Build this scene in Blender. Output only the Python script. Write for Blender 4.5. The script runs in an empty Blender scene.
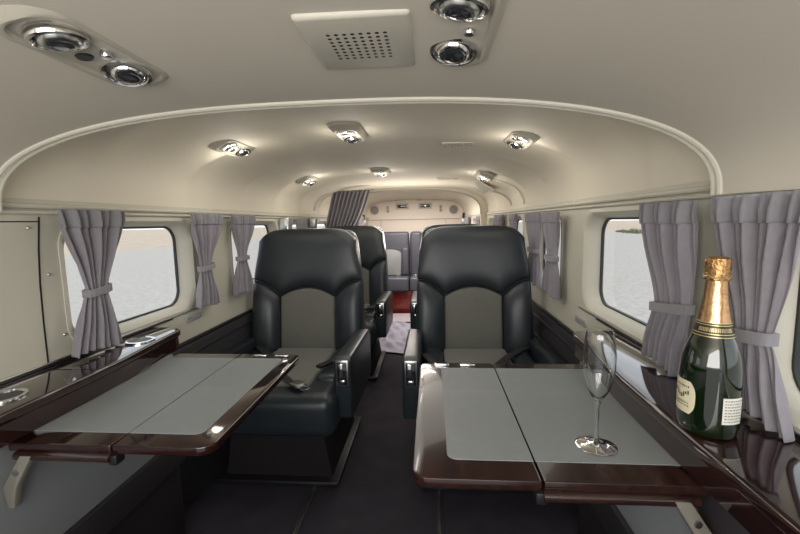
import bpy, bmesh, math, random
from mathutils import Vector, Matrix
random.seed(7)
PI = math.pi
sc = bpy.context.scene
COL = sc.collection

# ------------------------------------------------------------------ materials
def mat(name, col, rough=.5, metal=0., bump=0., bscale=200., var=0., vscale=6., spec=.5, coat=0., emit=0., sheen=0., wave=None):
    m = bpy.data.materials.new(name); m.use_nodes = True
    n, l = m.node_tree.nodes, m.node_tree.links
    b = n['Principled BSDF']
    b.inputs['Base Color'].default_value = (*col, 1)
    b.inputs['Roughness'].default_value = rough
    b.inputs['Metallic'].default_value = metal
    b.inputs['Specular IOR Level'].default_value = spec
    b.inputs['Coat Weight'].default_value = coat
    b.inputs['Coat Roughness'].default_value = .04
    b.inputs['Sheen Weight'].default_value = sheen
    if emit:
        b.inputs['Emission Color'].default_value = (*col, 1)
        b.inputs['Emission Strength'].default_value = emit
    tc = n.new('ShaderNodeTexCoord')
    if var:
        t = n.new('ShaderNodeTexNoise'); t.inputs['Scale'].default_value = vscale; t.inputs['Detail'].default_value = 5
        l.new(tc.outputs['Object'], t.inputs['Vector'])
        mx = n.new('ShaderNodeMix'); mx.data_type = 'RGBA'
        mx.inputs['A'].default_value = (*[c * (1 - var) for c in col], 1)
        mx.inputs['B'].default_value = (*[min(1, c * (1 + var)) for c in col], 1)
        l.new(t.outputs['Fac'], mx.inputs['Factor']); l.new(mx.outputs['Result'], b.inputs['Base Color'])
    if bump:
        t2 = n.new('ShaderNodeTexNoise'); t2.inputs['Scale'].default_value = bscale; t2.inputs['Detail'].default_value = 3
        l.new(tc.outputs['Object'], t2.inputs['Vector'])
        bp = n.new('ShaderNodeBump'); bp.inputs['Strength'].default_value = bump; bp.inputs['Distance'].default_value = .002
        l.new(t2.outputs['Fac'], bp.inputs['Height']); l.new(bp.outputs['Normal'], b.inputs['Normal'])
    return m

def wood_mat(name, c1, c2, rough=.12, gl=.8):
    m = mat(name, c1, rough, coat=gl)
    n, l = m.node_tree.nodes, m.node_tree.links
    b = n['Principled BSDF']
    tc = n.new('ShaderNodeTexCoord'); mp = n.new('ShaderNodeMapping'); mp.inputs['Scale'].default_value = (30, 2.2, 30)
    t = n.new('ShaderNodeTexNoise'); t.inputs['Scale'].default_value = 1.6; t.inputs['Detail'].default_value = 8; t.inputs['Distortion'].default_value = 1.2
    r = n.new('ShaderNodeValToRGB'); r.color_ramp.elements[0].position = .35; r.color_ramp.elements[1].position = .68
    r.color_ramp.elements[0].color = (*c1, 1); r.color_ramp.elements[1].color = (*c2, 1)
    l.new(tc.outputs['Object'], mp.inputs['Vector']); l.new(mp.outputs['Vector'], t.inputs['Vector'])
    l.new(t.outputs['Fac'], r.inputs['Fac']); l.new(r.outputs['Color'], b.inputs['Base Color'])
    return m

def weave_mat(name, col, rough=.85, scale=420., strength=.5, sheen=.2):
    m = mat(name, col, rough, var=.12, vscale=60, sheen=sheen)
    n, l = m.node_tree.nodes, m.node_tree.links
    b = n['Principled BSDF']; tc = n.new('ShaderNodeTexCoord')
    w1 = n.new('ShaderNodeTexWave'); w1.bands_direction = 'X'; w1.inputs['Scale'].default_value = scale / 6
    w2 = n.new('ShaderNodeTexWave'); w2.bands_direction = 'Z'; w2.inputs['Scale'].default_value = scale / 6
    a = n.new('ShaderNodeMath'); a.operation = 'MULTIPLY'
    for w in (w1, w2): l.new(tc.outputs['Object'], w.inputs['Vector']); w.inputs['Distortion'].default_value = .6
    l.new(w1.outputs['Fac'], a.inputs[0]); l.new(w2.outputs['Fac'], a.inputs[1])
    bp = n.new('ShaderNodeBump'); bp.inputs['Strength'].default_value = strength; bp.inputs['Distance'].default_value = .001
    l.new(a.outputs[0], bp.inputs['Height']); l.new(bp.outputs['Normal'], b.inputs['Normal'])
    return m

def glass_thin(name, tint=(1, 1, 1), gl=.0):
    m = bpy.data.materials.new(name); m.use_nodes = True
    n, l = m.node_tree.nodes, m.node_tree.links
    n.remove(n['Principled BSDF'])
    t = n.new('ShaderNodeBsdfTransparent'); t.inputs['Color'].default_value = (*tint, 1)
    g = n.new('ShaderNodeBsdfGlossy'); g.inputs['Roughness'].default_value = .02
    f = n.new('ShaderNodeLayerWeight'); f.inputs['Blend'].default_value = .5
    pw = n.new('ShaderNodeMath'); pw.operation = 'POWER'; pw.inputs[1].default_value = 5
    ad = n.new('ShaderNodeMath'); ad.operation = 'MULTIPLY_ADD'; ad.inputs[1].default_value = .9; ad.inputs[2].default_value = .04; ad.use_clamp = True
    mx = n.new('ShaderNodeMixShader')
    l.new(f.outputs['Facing'], pw.inputs[0]); l.new(pw.outputs[0], ad.inputs[0]); l.new(ad.outputs[0], mx.inputs['Fac'])
    l.new(t.outputs['BSDF'], mx.inputs[1]); l.new(g.outputs['BSDF'], mx.inputs[2])
    l.new(mx.outputs['Shader'], n['Material Output'].inputs['Surface'])
    return m

M = {}
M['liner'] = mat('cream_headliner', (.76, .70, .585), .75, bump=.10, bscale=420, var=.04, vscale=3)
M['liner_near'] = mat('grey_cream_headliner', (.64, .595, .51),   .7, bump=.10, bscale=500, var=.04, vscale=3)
M['wall'] = mat('cream_sidewall', (.58, .56, .47), .55, bump=.12, bscale=300, var=.04, vscale=4)
M['trim'] = mat('cream_trim', (.62, .595, .505), .5, bump=.15, bscale=600)
M['bulk'] = mat('pale_bulkhead', (.84, .755, .67), .6, var=.03)
M['bezel'] = mat('beige_plastic', (.46, .43, .36), .45, bump=.1, bscale=500)
M['bezel_light'] = mat('light_beige_plastic', (.55, .52, .45), .45)
M['leather'] = mat('black_leather', (.020, .026, .031), .33, bump=.35, bscale=260, var=.15, vscale=20)
M['leather_purple'] = mat('slate_leather', (.075, .078, .10), .42, bump=.3, bscale=200)
M['insert'] = weave_mat('grey_seat_cloth', (.135, .135, .118), .85, 600, .6)
M['seam'] = mat('black_stitching', (.01, .011, .012), .6)
M['wood'] = wood_mat('gloss_mahogany', (.012, .005, .005), (.032, .010, .008), .08)
M['wood_light'] = wood_mat('brown_mahogany', (.016, .007, .006), (.036, .014, .011), .22, .4)
M['redwood'] = wood_mat('red_mahogany', (.13, .012, .008), (.25, .03, .02), .25)
M['inlay'] = mat('grey_green_leather_inlay', (.245, .265, .27), .5, bump=.5, bscale=500, var=.06, vscale=40)
M['panel'] = mat('grey_leather_panel', (.27, .28, .29), .55, bump=.3, bscale=400)
M['dark_panel'] = mat('dark_side_trim', (.03, .028, .032), .45, bump=.2, bscale=200)
M['mesh_panel'] = weave_mat('dark_mesh_fabric', (.045, .035, .042), .8, 260, 1., 0)
M['bracket'] = mat('dull_beige_bracket', (.20, .185, .155), .5)
M['edge'] = mat('dark_table_edge', (.012, .006, .006), .3)
M['carpet'] = mat('charcoal_carpet', (.040, .036, .045), .95, bump=.9, bscale=700, var=.35, vscale=9, spec=.1)
M['carpet_side'] = mat('dark_side_carpet', (.022, .018, .021), .95, bump=.8, bscale=600, spec=.1)
M['cloth'] = mat('lavender_cloth', (.34, .33, .42), .7, bump=.4, bscale=40, var=.2, vscale=14)
M['cloth2'] = mat('pale_mauve_mat', (.42, .37, .42), .8, var=.1, vscale=20)
M['curtain'] = weave_mat('mauve_grey_curtain', (.27, .25, .28), .8, 900, .25, .3)
M['curtain_dark'] = weave_mat('dark_grey_curtain', (.26, .25, .275), .85, 900, .25, .3)  # slightly darker cloth for headers and tie-backs
M['chrome'] = mat('chrome', (.78, .78, .78), .12, 1.)
M['steel'] = mat('brushed_steel', (.55, .55, .54), .28, 1.)
M['black'] = mat('black_plastic', (.012, .012, .013), .4)
M['rubber'] = mat('black_rubber', (.02, .022, .022), .5)
M['dark'] = mat('dark_void', (.006, .006, .006), .9)
M['lens'] = mat('smoked_lens', (.02, .022, .025), .08, coat=1)
M['webbing'] = weave_mat('black_webbing', (.02, .02, .022), .8, 900, .5, 0)
M['glass'] = glass_thin('window_acrylic', (.97, .98, .98))
M['foil'] = mat('copper_gold_foil', (.62, .37, .19), .27, 1., bump=.5, bscale=90)
M['foil_cap'] = mat('crumpled_gold_foil', (.50, .28, .12), .36, 1., bump=1., bscale=190)
M['collar'] = mat('black_gold_band', (.03, .025, .015), .3, .3)
M['gold'] = mat('gold_print', (.62, .52, .28), .35, .7)
M['label'] = mat('cream_paper_label', (.74, .67, .47), .6, var=.05)
M['label_white'] = mat('white_paper_label', (.78, .77, .70), .6)
M['ink'] = mat('dark_ink', (.05, .045, .04), .7)
M['print'] = mat('grey_print', (.30, .28, .25), .7)
M['silver_print'] = mat('silver_placard', (.72, .74, .76), .35, .6)
M['sky_tarmac'] = None

m = mat('bottle_green_glass', (.004, .011, .003), .04, spec=.6, coat=1.0); M['bottle'] = m
b = m.node_tree.nodes['Principled BSDF']; b.inputs['Transmission Weight']  .default_value = .05
m = bpy.data.materials.new('clear_crystal'); m.use_nodes = True; M['crystal'] = m
b = m.node_tree.nodes['Principled BSDF']
b.inputs['Transmission Weight'].default_value = 1.; b.inputs['Roughness'].default_value = .0; b.inputs['IOR'].default_value = 1.48
b.inputs['Base Color'].default_value = (.98, .99, .99, 1)

# perforated speaker grille: dots from object coordinates
m = mat('perforated_beige', (.52, .49, .42), .5); M['grille'] = m
n, l = m.node_tree.nodes, m.node_tree.links; b = n['Principled BSDF']
tc = n.new('ShaderNodeTexCoord'); sp = n.new('ShaderNodeSeparateXYZ'); l.new(tc.outputs['Object'], sp.inputs[0])
def mth(op, a, bb=None):
    q = n.new('ShaderNodeMath'); q.operation = op
    for i, v in enumerate((a, bb)):
        if v is None: continue
        if isinstance(v, (int, float)): q.inputs[i].default_value = v
        else: l.new(v, q.inputs[i])
    return q.outputs[0]
PIT = .0106
fx = mth('SUBTRACT', mth('FRACT', mth('ADD', mth('DIVIDE', sp.outputs[0], PIT), 50.0)), .5)
fy = mth('SUBTRACT', mth('FRACT', mth('ADD', mth('DIVIDE', sp.outputs[1], PIT), 50.0)), .5)
r2 = mth('ADD', mth('MULTIPLY', fx, fx), mth('MULTIPLY', fy, fy))
hole = mth('LESS_THAN', r2, .072)
inx = mth('LESS_THAN', mth('ABSOLUTE', sp.outputs[0]), PIT * 4.0)
iny = mth('LESS_THAN', mth('ABSOLUTE', sp.outputs[1]), PIT * 4.0)
fac = mth('MULTIPLY', hole, mth('MULTIPLY', inx, iny))
mx = n.new('ShaderNodeMix'); mx.data_type = 'RGBA'
mx.inputs['A'].default_value = (.52, .49, .42, 1); mx.inputs['B'].default_value = (.012, .012, .012, 1)
l.new(fac, mx.inputs['Factor']); l.new(mx.outputs['Result'], b.inputs['Base Color'])

# exterior ground
m = mat('pale_tarmac', (.5, .5, .5), .9, bump=.2, bscale=2); M['tarmac'] = m
n, l = m.node_tree.nodes, m.node_tree.links; b = n['Principled BSDF']
tc = n.new('ShaderNodeTexCoord')
t1 = n.new('ShaderNodeTexNoise'); t1.inputs['Scale'].default_value = 6.0; t1.inputs['Detail'].default_value = 12; t1.inputs['Roughness'].default_value = .85
mp = n.new('ShaderNodeMapping'); mp.inputs['Scale'].default_value = (1.0, 1.0, 1); l.new(tc.outputs['Object'], mp.inputs['Vector'])
l.new(mp.outputs['Vector'], t1.inputs['Vector'])
rp = n.new('ShaderNodeValToRGB'); rp.color_ramp.elements[0].position = .40; rp.color_ramp.elements[1].position = .58
rp.color_ramp.elements[0].color = (.33, .315, .295, 1); rp.color_ramp.elements[1].color = (.46, .44, .41, 1)
l.new(t1.outputs['Fac'], rp.inputs['Fac']); l.new(rp.outputs['Color'], b.inputs['Base Color'])
M['field'] = mat('dry_grass_field', (.46, .385, .30), .95, var=.25, vscale=.6)
M['weed'] = mat('green_weed', (.20, .25, .13), .9, var=.3, vscale=3)

# ------------------------------------------------------------------ builders
ORG = {}
def setp(o, label=None, cat=None, group=None, kind=None):
    if label: o['label'] = label
    if cat: o['category'] = cat
    if group: o['group'] = group
    if kind: o['kind'] = kind
    return o

def empty(name, loc, label, cat, group=None):
    o = bpy.data.objects.new(name, None); COL.objects.link(o); o.location = loc; o.empty_display_size = .05
    ORG[o] = Vector(loc)
    return setp(o, label, cat, group)

def mk(name, bm, m, parent=None, origin=None, ang=35, smooth=True, local=False, label=None):
    """link a bmesh (world coordinates, or local=True) as one mesh object"""
    off = ORG[parent] if parent is not None else Vector(origin or (0, 0, 0))
    if not local and off.length > 0:
        bmesh.ops.translate(bm, verts=bm.verts, vec=-off)
    bmesh.ops.recalc_face_normals(bm, faces=bm.faces)
    me = bpy.data.meshes.new(name); bm.to_mesh(me); bm.free()
    if smooth:
        me.shade_smooth()
        me.set_sharp_from_angle(angle=math.radians(ang))
    for q in (m if isinstance(m, (list, tuple)) else [m]): me.materials.append(q)
    o = bpy.data.objects.new(name, me); COL.objects.link(o)
    if parent is not None: o.parent = parent
    else: o.location = off
    ORG[o] = off
    if label: o['label'] = label
    return o

def merge(bm, sub):
    me = bpy.data.meshes.new('tmp'); sub.to_mesh(me); sub.free(); bm.from_mesh(me); bpy.data.meshes.remove(me); return bm

def box(x0, x1, y0, y1, z0, z1, bev=.004, seg=2, bm=None, mtx=None):
    s = bmesh.new()
    bmesh.ops.create_cube(s, size=1)
    for v in s.verts:
        v.co = Vector((x0 + (v.co.x + .5) * (x1 - x0), y0 + (v.co.y + .5) * (y1 - y0), z0 + (v.co.z + .5) * (z1 - z0)))
    if bev: bmesh.ops.bevel(s, geom=s.edges[:], offset=bev, segments=seg, affect='EDGES', profile=.5)
    if mtx is not None: bmesh.ops.transform(s, matrix=mtx, verts=s.verts)
    return merge(bm, s) if bm is not None else s

def prism(pts, axis, a0, a1, bev=.0, seg=2, bm=None, only_ends=False):
    """extrude a polygon; pts are the two other coordinates in xyz order"""
    s = bmesh.new()
    def co(p, a):
        return {'x': (a, p[0], p[1]), 'y': (p[0], a, p[1]), 'z': (p[0], p[1], a)}[axis]
    A = [s.verts.new(co(p, a0)) for p in pts]; B = [s.verts.new(co(p, a1)) for p in pts]
    s.faces.new(A[::-1]); s.faces.new(B); k = len(pts)
    for i in range(k): s.faces.new((A[i], A[(i + 1) % k], B[(i + 1) % k], B[i]))
    bmesh.ops.recalc_face_normals(s, faces=s.faces)
    if bev:
        ed = s.edges[:]
        if only_ends:
            i = 'xyz'.index(axis); ed = [e for e in ed if abs(e.verts[0].co[i] - e.verts[1].co[i]) < 1e-6]
        bmesh.ops.bevel(s, geom=ed, offset=bev, segments=seg, affect='EDGES', profile=.5)
    return merge(bm, s) if bm is not None else s

def rrect(x0, x1, y0, y1, r, k=6):
    out = []
    for cx, cy, a in ((x1 - r, y1 - r, 0), (x0 + r, y1 - r, 90), (x0 + r, y0 + r, 180), (x1 - r, y0 + r, 270)):
        for i in range(k + 1):
            t = math.radians(a + 90 * i / k); out.append((cx + r * math.cos(t), cy + r * math.sin(t)))
    return out

def lathe(prof, center, n=48, bm=None, mtx=None, closed=False):
    s = bmesh.new(); rings = []
    for r, z in prof:
        if r < 1e-6: rings.append([s.verts.new((0, 0, z))])
        else: rings.append([s.verts.new((r * math.cos(2 * PI * i / n), r * math.sin(2 * PI * i / n), z)) for i in range(n)])
    seq = list(zip(rings, rings[1:]))
    if closed: seq.append((rings[-1], rings[0]))
    for a, bb in seq:
        for i in range(n):
            j = (i + 1) % n
            if len(a) == 1 and len(bb) == 1: continue
            if len(a) == 1: s.faces.new((a[0], bb[j], bb[i]))
            elif len(bb) == 1: s.faces.new((a[i], a[j], bb[0]))
            else: s.faces.new((a[i], a[j], bb[j], bb[i]))
    T = Matrix.Translation(Vector(center)) @ (mtx if mtx is not None else Matrix())
    bmesh.ops.transform(s, matrix=T, verts=s.verts)
    return merge(bm, s) if bm is not None else s

def tube(path, r, n=10, bm=None, cap=True, flat=None):
    s = bmesh.new(); P = [Vector(p) for p in path]; rings = []
    up = Vector((0, 0, 1))
    for i, p in enumerate(P):
        t = (P[min(i + 1, len(P) - 1)] - P[max(i - 1, 0)]).normalized()
        a = t.cross(up)
        if a.length < 1e-3: a = t.cross(Vector((1, 0, 0)))
        a.normalize(); c = a.cross(t).normalized()
        ra, rc = (r, r) if flat is None else flat
        rings.append([s.verts.new(p + a * ra * math.cos(2 * PI * k / n) + c * rc * math.sin(2 * PI * k / n)) for k in range(n)])
    for A, B in zip(rings, rings[1:]):
        for k in range(n): s.faces.new((A[k], A[(k + 1) % n], B[(k + 1) % n], B[k]))
    if cap: s.faces.new(rings[0][::-1]); s.faces.new(rings[-1])
    return merge(bm, s) if bm is not None else s

def grid(f, nu, nv, bm=None):
    s = bmesh.new()
    V = [[s.verts.new(f(i / nu, j / nv)) for i in range(nu + 1)] for j in range(nv + 1)]
    for j in range(nv):
        for i in range(nu): s.faces.new((V[j][i], V[j][i + 1], V[j + 1][i + 1], V[j + 1][i]))
    return merge(bm, s) if bm is not None else s

def sheet(f, nu, nv, th, nrm=None):
    """double-sided thin sheet: grid plus an offset copy, rim closed"""
    s = grid(f, nu, nv)
    bmesh.ops.recalc_face_normals(s, faces=s.faces)
    bmesh.ops.solidify(s, geom=s.faces[:], thickness=th)
    return s

def lerp(a, b, t): return a + (b - a) * t
def sst(t): t = max(0, min(1, t)); return t * t * (3 - 2 * t)

# ------------------------------------------------------------------ camera
F, CX, CY, VX, VY, ROLL = 400., 400., 267., 431., 221., .0195
cam_loc = Vector((.21, 0, 1.12))
yc = Vector(((VX - CX) / F, (CY - VY) / F, -1)).normalized()
zc = Vector((-math.sin(ROLL), math.cos(ROLL), 0)); zc.z = -(zc.x * yc.x + zc.y * yc.y) / yc.z; zc.normalize()
xc = yc.cross(zc)
R = Matrix((xc, yc, zc))            # rows: world axes seen by the camera -> camera to world
cd = bpy.data.cameras.new('camera'); cd.sensor_width = 36; cd.lens = 36 * F / 800; cd.clip_start = .02; cd.clip_end = 500
cam = bpy.data.objects.new('camera', cd); COL.objects.link(cam)
cam.matrix_world = Matrix.Translation(cam_loc) @ R.to_4x4()
sc.camera = cam

# ------------------------------------------------------------------ setting
ZR = 1.165                     # height of the curtain rail
YA, YP, YB = .83, 3.9, 5.22    # near arch, aft arch, rear bulkhead
YF = -.55
def HW(y): return .80 if y < 3.25 else .80 - .19 * (y - 3.25) / (YB - 3.25)

def sup(a, bq, n, t):          # superellipse, t from 0 (right) to pi (left)
    c, s_ = math.cos(t), math.sin(t)
    return (a * math.copysign(abs(c) ** (2 / n), c), bq * abs(s_) ** (2 / n))

# floor
mk('floor', box(-.92, .92, YF, YB, -.06, 0, 0), M['carpet']) ['kind'] = 'structure'

def hole_panel(s, x_of, y0, y1, z0, z1, hole, K=7):
    hy0, hy1, hz0, hz1, r = hole
    inner = rrect(hy0, hy1, hz0, hz1, r, K)
    cy, cz = (hy0 + hy1) / 2, (hz0 + hz1) / 2
    outer = []
    for q, (a, bq) in enumerate(inner):
        cor = q // (K + 1); i = q % (K + 1); f = i / K
        # walk the outer rectangle: each rounded corner maps to that outer corner
        C = ((y1, z1), (y0, z1), (y0, z0), (y1, z0))[cor]
        if cor == 0: p = (C[0], lerp(min(bq, z1), z1, min(1, f * 2))) if f <= .5 else (lerp(y1, a, (f - .5) * 2), z1)
        elif cor == 1: p = (lerp(a, y0, min(1, f * 2)), z1) if f <= .5 else (y0, lerp(z1, bq, (f - .5) * 2))
        elif cor == 2: p = (y0, lerp(bq, z0, min(1, f * 2))) if f <= .5 else (lerp(y0, a, (f - .5) * 2), z0)
        else: p = (lerp(a, y1, min(1, f * 2)), z0) if f <= .5 else (y1, lerp(z0, bq, (f - .5) * 2))
        outer.append(p)
    IN = [s.verts.new((x_of(p[0]), p[0], p[1])) for p in inner]
    OU = [s.verts.new((x_of(p[0]), p[0], p[1])) for p in outer]
    k = len(IN)
    for i in range(k):
        j = (i + 1) % k
        f = [OU[i], OU[j], IN[j], IN[i]]
        try: s.faces.new(f)
        except ValueError: pass

WZ0, WZ1, WR = .778, 1.140, .075
WIN = {-1: [(.20, .72), (1.02, 1.615), (1.95, 2.58), (2.80, 3.25), (3.42, 3.84), (4.15, 4.6)],
       1: [(.20, .77), (.985, 1.59), (1.86, 2.36), (2.62, 3.10), (3.42, 3.84), (4.15, 4.6)]}
wn = 0
for sd, nm in ((-1, 'left'), (1, 'right')):
    s = bmesh.new()
    xo = lambda y, sd=sd: sd * HW(y)
    cuts = [YF]
    for (a, bq), (c, d) in zip(WIN[sd], WIN[sd][1:]): cuts.append((bq + c) / 2)
    cuts.append(YB)
    for i, (a, bq) in enumerate(WIN[sd]):
        hole_panel(s, xo, cuts[i], cuts[i + 1], .60, ZR + .03, (a, bq, WZ0, WZ1, WR))
    # lower wall
    for y0, y1 in ((YF, 3.25), (3.25, YB)):
        v = [s.verts.new((xo(y), y, z)) for y, z in ((y0, 0), (y1, 0), (y1, .60), (y0, .60))]; s.faces.new(v)
    w = mk('wall_' + nm, s, M['wall'], smooth=False); w['kind'] = 'structure'
    for a, bq in WIN[sd]:
        wn += 1
        root = empty('window_%d' % wn, (xo((a + bq) / 2), (a + bq) / 2, WZ0), None, None); root['kind'] = 'structure'
        # flared reveal from the wall opening out to the pane
        A = rrect(a - .012, bq + .012, WZ0 - .012, WZ1 + .012, WR + .012, 7); B = rrect(a, bq, WZ0, WZ1, WR, 7)
        C = rrect(a + .012, bq - .012, WZ0 + .012, WZ1 - .012, WR, 7); D = rrect(a + .035, bq - .032, WZ0 + .018, WZ1 - .022, WR - .012, 7)
        s = bmesh.new(); rings = []
        for ring, dx in ((A, -.001), (A, -.004), (B, -.006), (C, .006), (D, .05), (D, .06)):
            rings.append([s.verts.new((xo(p[0]) + sd * dx, p[0], p[1])) for p in ring])
        for r0, r1 in zip(rings, rings[1:]):
            for i in range(len(r0)): s.faces.new((r0[i], r0[(i + 1) % len(r0)], r1[(i + 1) % len(r1)], r1[i]))
        mk('window_frame', s, M['trim'], root, ang=50)
        s = bmesh.new(); E = rrect(a + .04, bq - .037, WZ0 + .023, WZ1 - .027, WR - .016, 7); rings = []
        for ring, dx in ((D, .046), (E, .046), (E, .056), (D, .056)):
            rings.append([s.verts.new((xo(p[0]) + sd * dx, p[0], p[1])) for p in ring])
        for r0, r1 in zip(rings, rings[1:] + rings[:1]):
            for i in range(len(r0)): s.faces.new((r0[i], r0[(i + 1) % len(r0)], r1[(i + 1) % len(r1)], r1[i]))
        mk('window_seal', s, M['rubber'], root)
        s = bmesh.new(); s.faces.new([s.verts.new((xo(p[0]) + sd * .053, p[0], p[1])) for p in D])
        mk('window_pane', s, M['glass'], root, smooth=False)

tn = 0
def trim(bm, m, **k):
    global tn; tn += 1
    o = mk('trim_%d' % tn, bm, m, **k); o['kind'] = 'structure'; return o

# curtain rail mouldings, along both sides
for sd in (-1, 1):
    for z, r, d in ((ZR + .012, .007, .004), (ZR - .004, .005, .005)):
        trim(tube([(sd * (HW(y) - d), y, z) for y in (YF, .5, 1, 2, 3.25, 4, YB)], r, 8), M['trim'])
# dark seam and light track where the ledge meets the wall
    trim(tube([(sd * (HW(y) - .004), y, .761) for y in (YF, .5, 1.3, 1.45)], .0032, 8), M['black'])
    trim(tube([(sd * (HW(y) - .003), y, .767) for y in (YF, .5, 1.3, 1.62)], .003, 8), M['steel'])
# door panel joint on the left wall
SEAM = [(-.7995, .966, 1.15), (-.7995, .955, 1.065), (-.7995, .948, .975), (-.7995, .945, .87), (-.7995, .944, .765)]
trim(tube([*SEAM], .0022, 6), M['dark'])
trim(tube([(-.7995, .60, 1.138), (-.7995, .966, 1.138)], .0016, 6), M['dark'])

# ceilings
def ceil_profile(y):
    a = HW(y) + .012
    top = 1.465 if y < 2 else lerp(1.465, 1.435, min(1, (y - 2) / 1.9))
    return a, top - (ZR + .01), 3.4
def f_main(u, v):
    y = lerp(YA, YP, v); a, bq, n_ = ceil_profile(y); t = PI * (1 - u)
    x, z = sup(a, bq, n_, t)
    # shallow scallops over the window bays
    k = abs(x) / a
    ph = (y - .75) / .47 % 1.0
    sc_ = .030 * (ph ** 1.5 if ph < .82 else ((1 - ph) / .18) * .742)
    w = math.exp(-((k - .86) / .16) ** 2)
    return (x * (1 - sc_ * w * .9), y, ZR + .01 + z - sc_ * w * .8)
s = grid(f_main, 72, 130)
def f_aft(u, v):
    y = lerp(YP, YB, v); a = HW(y) + .012; x, z = sup(a, lerp(1.435, 1.40, v) - ZR - .01, 3.2, PI * (1 - u)); return (x, y, ZR + .01 + z)
merge(s, grid(f_aft, 72, 20))
mk('ceiling', s, M['liner'], ang=60)['kind'] = 'structure'
# lower forward headliner (ends in the near arch)
NA, NB, NN = .765, .205, 2.55
def f_near(u, v):
    y = lerp(YF, YA, v); f = sst((YA - y) / .5)
    a = NA + .04 * f; x, z = sup(a, NB + .012 * f, NN, PI * (1 - u)); return (x, y, 1.16 - .01 * f + z)
s = grid(f_near, 72, 30)
# closing ring between the lower headliner and the raised one
def f_ring(u, v):
    t = PI * (1 - u); x0, z0 = sup(NA, NB, NN, t); a, bq, n_ = ceil_profile(YA); x1, z1 = sup(a, bq, n_, t)
    return (lerp(x0, x1, v), YA + .012, lerp(1.16 + z0, ZR + .01 + z1, v))
merge(s, grid(f_ring, 72, 3))
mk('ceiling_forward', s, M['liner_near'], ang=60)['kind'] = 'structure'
# padded arch welts
def arch_path(dz, dy, a=NA, bq=NB):
    return [(lambda p: (p[0], YA + dy, 1.16 + p[1]))(sup(a + dz, bq + dz, NN, PI * i / 60)) for i in range(61)]
trim(tube(arch_path(.000, -.004), .0065, 10), M['trim'])
trim(tube(arch_path(-.001, .012), .0055, 10), M['trim'])
trim(tube(arch_path(.003, -.022), .0022, 8), M['bezel'])
trim(tube(arch_path(.004, -.034), .0015, 8), M['bezel'])
# left forward hand rail end
trim(box(-.80, -.70, .30, .80, 1.286, 1.302, .006, 3), M['trim'])
trim(box(-.80, -.71, .30, .79, 1.272, 1.280, .003, 2), M['trim'])
# aft arch
s = bmesh.new()
def ring_pts(ins, nn, y):
    a = HW(YP) - ins; bq = 1.435 - ZR - .01 - ins * .45
    arc = [(lambda p: (p[0], y, ZR + .01 + p[1]))(sup(a, bq, nn, PI * i / 60)) for i in range(61)]
    return [(a, y, 0.)] + arc + [(-a, y, 0.)]
rg = [[s.verts.new(p) for p in ring_pts(*q)] for q in ((-.012, 3.3, YP - .01), (.055, 3.0, YP - .01), (.055, 3.0, YP + .02), (-.012, 3.3, YP + .02))]
for A, B in zip(rg, rg[1:]):
    for i in range(len(A) - 1): s.faces.new((A[i], A[i + 1], B[i + 1], B[i]))
trim(s, M['liner'], ang=40)
trim(tube([(lambda p: (p[0], YP - .014, ZR + .01 + p[1]))(sup(HW(YP) - .055, 1.435 - ZR - .032, 3.0, PI * i / 48)) for i in range(49)], .006, 8), M['bezel'])
# curved moulding on the right shoulder of the cabin
def ceil_pt(y, t, d=0.):
    a, bq, n_ = ceil_profile(y); x, z = sup(a - d, bq - d, n_, t); return (x, y, ZR + .01 + z)
trim(tube([ceil_pt(2.62 + .25 * (i / 16), PI * .015 + PI * .26 * i / 16, .012) for i in range(17)], .006, 8), M['bezel'])
trim(tube([ceil_pt(3.02 + .5 * (i / 16), PI * .02 + PI * .22 * i / 16, .012) for i in range(17)], .006, 8), M['bezel'])
trim(tube([ceil_pt(3.40, PI - PI * .02 - PI * .2 * i / 16, .012) for i in range(17)], .008, 8), M['bezel_light'])

# rear bulkhead
s = bmesh.new(); pts = [(-HW(YB) - .02, 0)] + [(lambda p: (p[0], ZR + .01 + p[1]))(sup(HW(YB) + .02, 1.42 - ZR, 3.2, PI * (1 - i / 40))) for i in range(41)] + [(HW(YB) + .02, 0)]
s.faces.new([s.verts.new((p[0], YB, p[1])) for p in pts])
mk('wall_rear', s, M['bulk'], smooth=False)['kind'] = 'structure'
trim(box(-.62, .62, YB - .012, YB - .004, 1.142, 1.150, .002), M['bezel'])
for x in (-.44, .40): trim(box(x - .003, x + .003, YB - .010, YB - .004, .9, 1.142, .001), M['bezel'])

# lower side walls: grey leather upper, dark trim, carpet
for sd, nm in ((-1, 'left'), (1, 'right')):
    X = .665
    YE = 1.25 if sd < 0 else 1.24
    yn = YF if sd < 0 else .67
    trim(box(*sorted((sd * X, sd * .79)), yn, YE, .40, .690, .004), M['panel'])
    if sd > 0: trim(box(X - .006, .79, YF, .67, .40, .690, .004), M['mesh_panel'])
    trim(box(*sorted((sd * (X - .012), sd * .79)), YF, YE, .31, .40, .004), M['dark_panel'])
    trim(box(*sorted((sd * (X + .01), sd * .79)), YF, YE, .001, .31, .004), M['carpet_side'])
    # dark lower wall aft of the ledge with its stepped mouldings
    trim(box(*sorted((sd * .772, sd * .798)), YE + .10, 3.22, .002, .64, .008), M['dark_panel'])
    trim(tube([(sd * .788, y, .648) for y in (YE + .10, 2, 3.2)], .008, 8), M['black'])
    trim(tube([(sd * .772, y, .60) for y in (YE + .11, 2, 3.2)], .006, 8), M['leather'])
    trim(tube([(sd * .772, y, .50) for y in (YE + .11, 2, 3.2)], .006, 8), M['leather'])
# seat tracks
for x in (-.295, .232):
    trim(box(x - .012, x + .012, .2, 4.7, .001, .008, .002), M['dark_panel'])
    trim(box(x - .003, x + .003, .2, 4.7, .008, .012, .001), M['steel'])

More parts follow.
